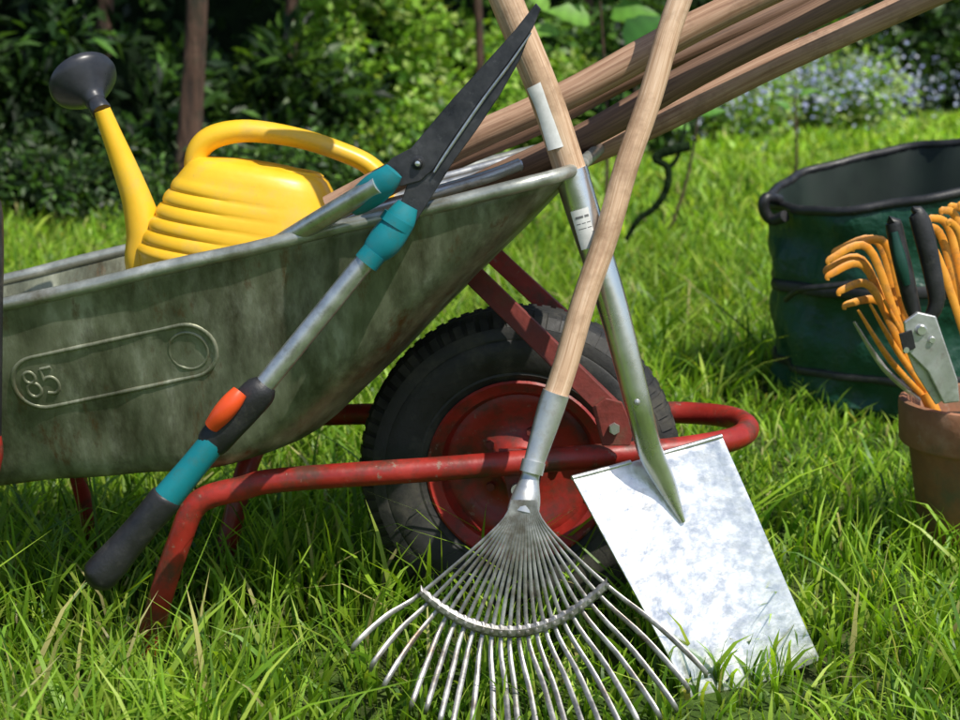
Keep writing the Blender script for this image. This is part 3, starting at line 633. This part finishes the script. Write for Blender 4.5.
for i,(a,b,y) in enumerate([((605,210),(600,0),4.2),((612,210),(640,20),4.2),((668,215),(700,105),4.6),((790,190),(795,95),5.0)]):
    A=W(*a,y);B=W(*b,y); A.z=GZ; sweep('stem_%d'%(i+1),[A,A.lerp(B,.5)+Vector((.02,0,0)),B],[.007,.006,.004],'bark',bpnt,n=4,seg=8)
br=empty('fallen_branch',tuple(W(665,180,3.2)))
sweep('bough',[W(690,146,3.2),W(672,150,3.2),W(655,158,3.2),W(668,168,3.2),W(666,190,3.2),W(654,208,3.2),W(638,220,3.2),W(626,240,3.2)],[.016,.017,.014,.012,.012,.011,.010,.008],'core',br,n=5,seg=10)
sweep('twig',[W(668,168,3.2),W(678,156,3.2),W(686,120,3.25)],[.009,.007,.004],'core',br,n=4,seg=8)
# woodland mass behind
wl=empty('woodland',(0,12,GZ)); lst=[]
n=42000
x=rng.uniform(-9,14,n); d=rng.gamma(2.0,.8,n)+1.4; y=border(x)+d+np.clip((x+1)*.1,0,1.5)
z=GZ+rng.beta(1.2,1.4,n)*4.2
cn=np.sin(x*2.1+y)*np.sin(z*2.9+x*1.3)+.6*np.sin(x*5.3)*np.sin(z*6.1+y*3); k=cn>-.25; x,y,z,cn=x[k],y[k],z[k],cn[k]; n=len(x)
ls=rng.uniform(.06,.15,n)*(1+np.clip((y-8)/14,0,1.2))
pal=np.array(DK+MD+BR[:2])
sunlit_=np.exp(-((x+.2)/1.3)**2)*2.2  # sunlight on the centre put into the leaf colours
pc=pal[np.clip((rng.normal(1.7+cn*2.1+sunlit_,1.3,n)).astype(int),0,len(pal)-1)]*rng.uniform(.5,1.3,(n,1))
lst.append(leaves(np.stack([x,y,z],-1),rng.normal(size=(n,3))+np.array([0,-.3,-.2]),rng.normal(size=(n,3))*.6+np.array([0,-.5,1]),ls,ls*.5,pc))
n=26000
x=rng.uniform(-12,16,n); y=border(x)+rng.uniform(-.6,7,n); z=rng.uniform(3.6,8,n)  # unseen high canopy leaves, added to cast shade on the background
cn=np.sin(x*1.1+y*.9)*np.sin(y*1.4-x*.5)+.5*np.sin(z*2+x); k=(cn>.0)&((x<-1.5)|(y>border(x)+5)); x,y,z=x[k],y[k],z[k]; n=len(x)
ls=rng.uniform(.2,.42,n); lst.append(leaves(np.stack([x,y,z],-1),rng.normal(size=(n,3)),rng.normal(size=(n,3))*.5+np.array([0,0,1]),ls,ls*.6,np.array(MD)[rng.integers(0,3,n)]))
merge('woodland_foliage_and_shade_canopy',lst,'leaf',wl)
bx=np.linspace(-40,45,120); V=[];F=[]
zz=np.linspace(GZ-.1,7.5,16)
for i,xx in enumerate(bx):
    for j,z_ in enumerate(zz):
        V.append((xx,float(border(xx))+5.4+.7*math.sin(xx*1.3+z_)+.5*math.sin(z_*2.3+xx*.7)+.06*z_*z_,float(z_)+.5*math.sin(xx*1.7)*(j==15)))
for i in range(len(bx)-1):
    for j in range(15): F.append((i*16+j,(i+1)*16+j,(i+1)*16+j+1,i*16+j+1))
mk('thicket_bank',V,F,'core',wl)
def tree(name,x,y,r,h):
    e=empty(name,(x,y,GZ)); y=float(y)
    P=[Vector((x+.05*math.sin(i*.8+x),y+.03*math.cos(i+x),GZ-.05+h*i/16)) for i in range(17)]
    sweep('trunk',P,[r*1.4,r*1.1]+[r*(1-.035*i)*(1+.05*math.sin(i*2.3+x)) for i in range(2,17)],'bark',e,n=4,seg=14)
    L_=[]
    for k in range(5):
        a=random.uniform(0,6.28);b=P[10+2*(k%3)]; t=b+Vector((math.cos(a)*1.3,math.sin(a)*1.3,1.0))
        sweep('limb_%d'%(k+1),[b,b.lerp(t,.5)+Vector((0,0,.12)),t],[r*.4,r*.28,r*.12],'bark',e,n=3,seg=8)
        L_.append(clumpy(tuple(t),(1.0,1.0,.6),500,14,.25,.26,.55,MD))
    merge('crown',L_,'leaf',e)
tree('pine_tree',W(192,100,5.75).x,5.75,.058,6)
tree('oak_tree',-2.05,6.9,.05,6); tree('oak_tree',-3.3,8.0,.09,6.5); tree('oak_tree',-.05,8.2,.030,6); tree('oak_tree',.9,11.5,.05,6)
tree('oak_tree',3.4,18,.12,7); tree('oak_tree',6.4,24.5,.15,7.5); tree('oak_tree',-1.15,7.6,.045,6)
# ---------------------------------------------------------------- light, sky, camera
sd=Vector((.38,-.42,.82)).normalized()
sl=bpy.data.lights.new('sun','SUN'); sl.energy=5.0; sl.angle=math.radians(.5); sl.color=(1,.955,.87)
so=bpy.data.objects.new('sun',sl); S.collection.objects.link(so); so.location=(3,-3,8)
so.rotation_euler=sd.to_track_quat('Z','Y').to_euler()
w=bpy.data.worlds.new('World'); S.world=w; w.use_nodes=True; nt=w.node_tree
sk=nt.nodes.new('ShaderNodeTexSky'); sk.sky_type='NISHITA'; sk.sun_disc=False
sk.sun_elevation=math.asin(sd.z); sk.sun_rotation=math.atan2(sd.x,sd.y)
bg=nt.nodes['Background']; nt.links.new(sk.outputs[0],bg.inputs[0]); bg.inputs[1].default_value=.13
cd=bpy.data.cameras.new('camera'); cd.sensor_width=36; cd.lens=60; cd.clip_start=.05; cd.clip_end=1500
cd.dof.use_dof=True; cd.dof.focus_distance=1.85; cd.dof.aperture_fstop=8
co=bpy.data.objects.new('camera',cd); S.collection.objects.link(co); co.location=CAM; co.rotation_euler=(math.radians(90)-TH,0,0)
S.camera=co
S.view_settings.view_transform='Standard'; S.view_settings.look='None'; S.view_settings.exposure=0
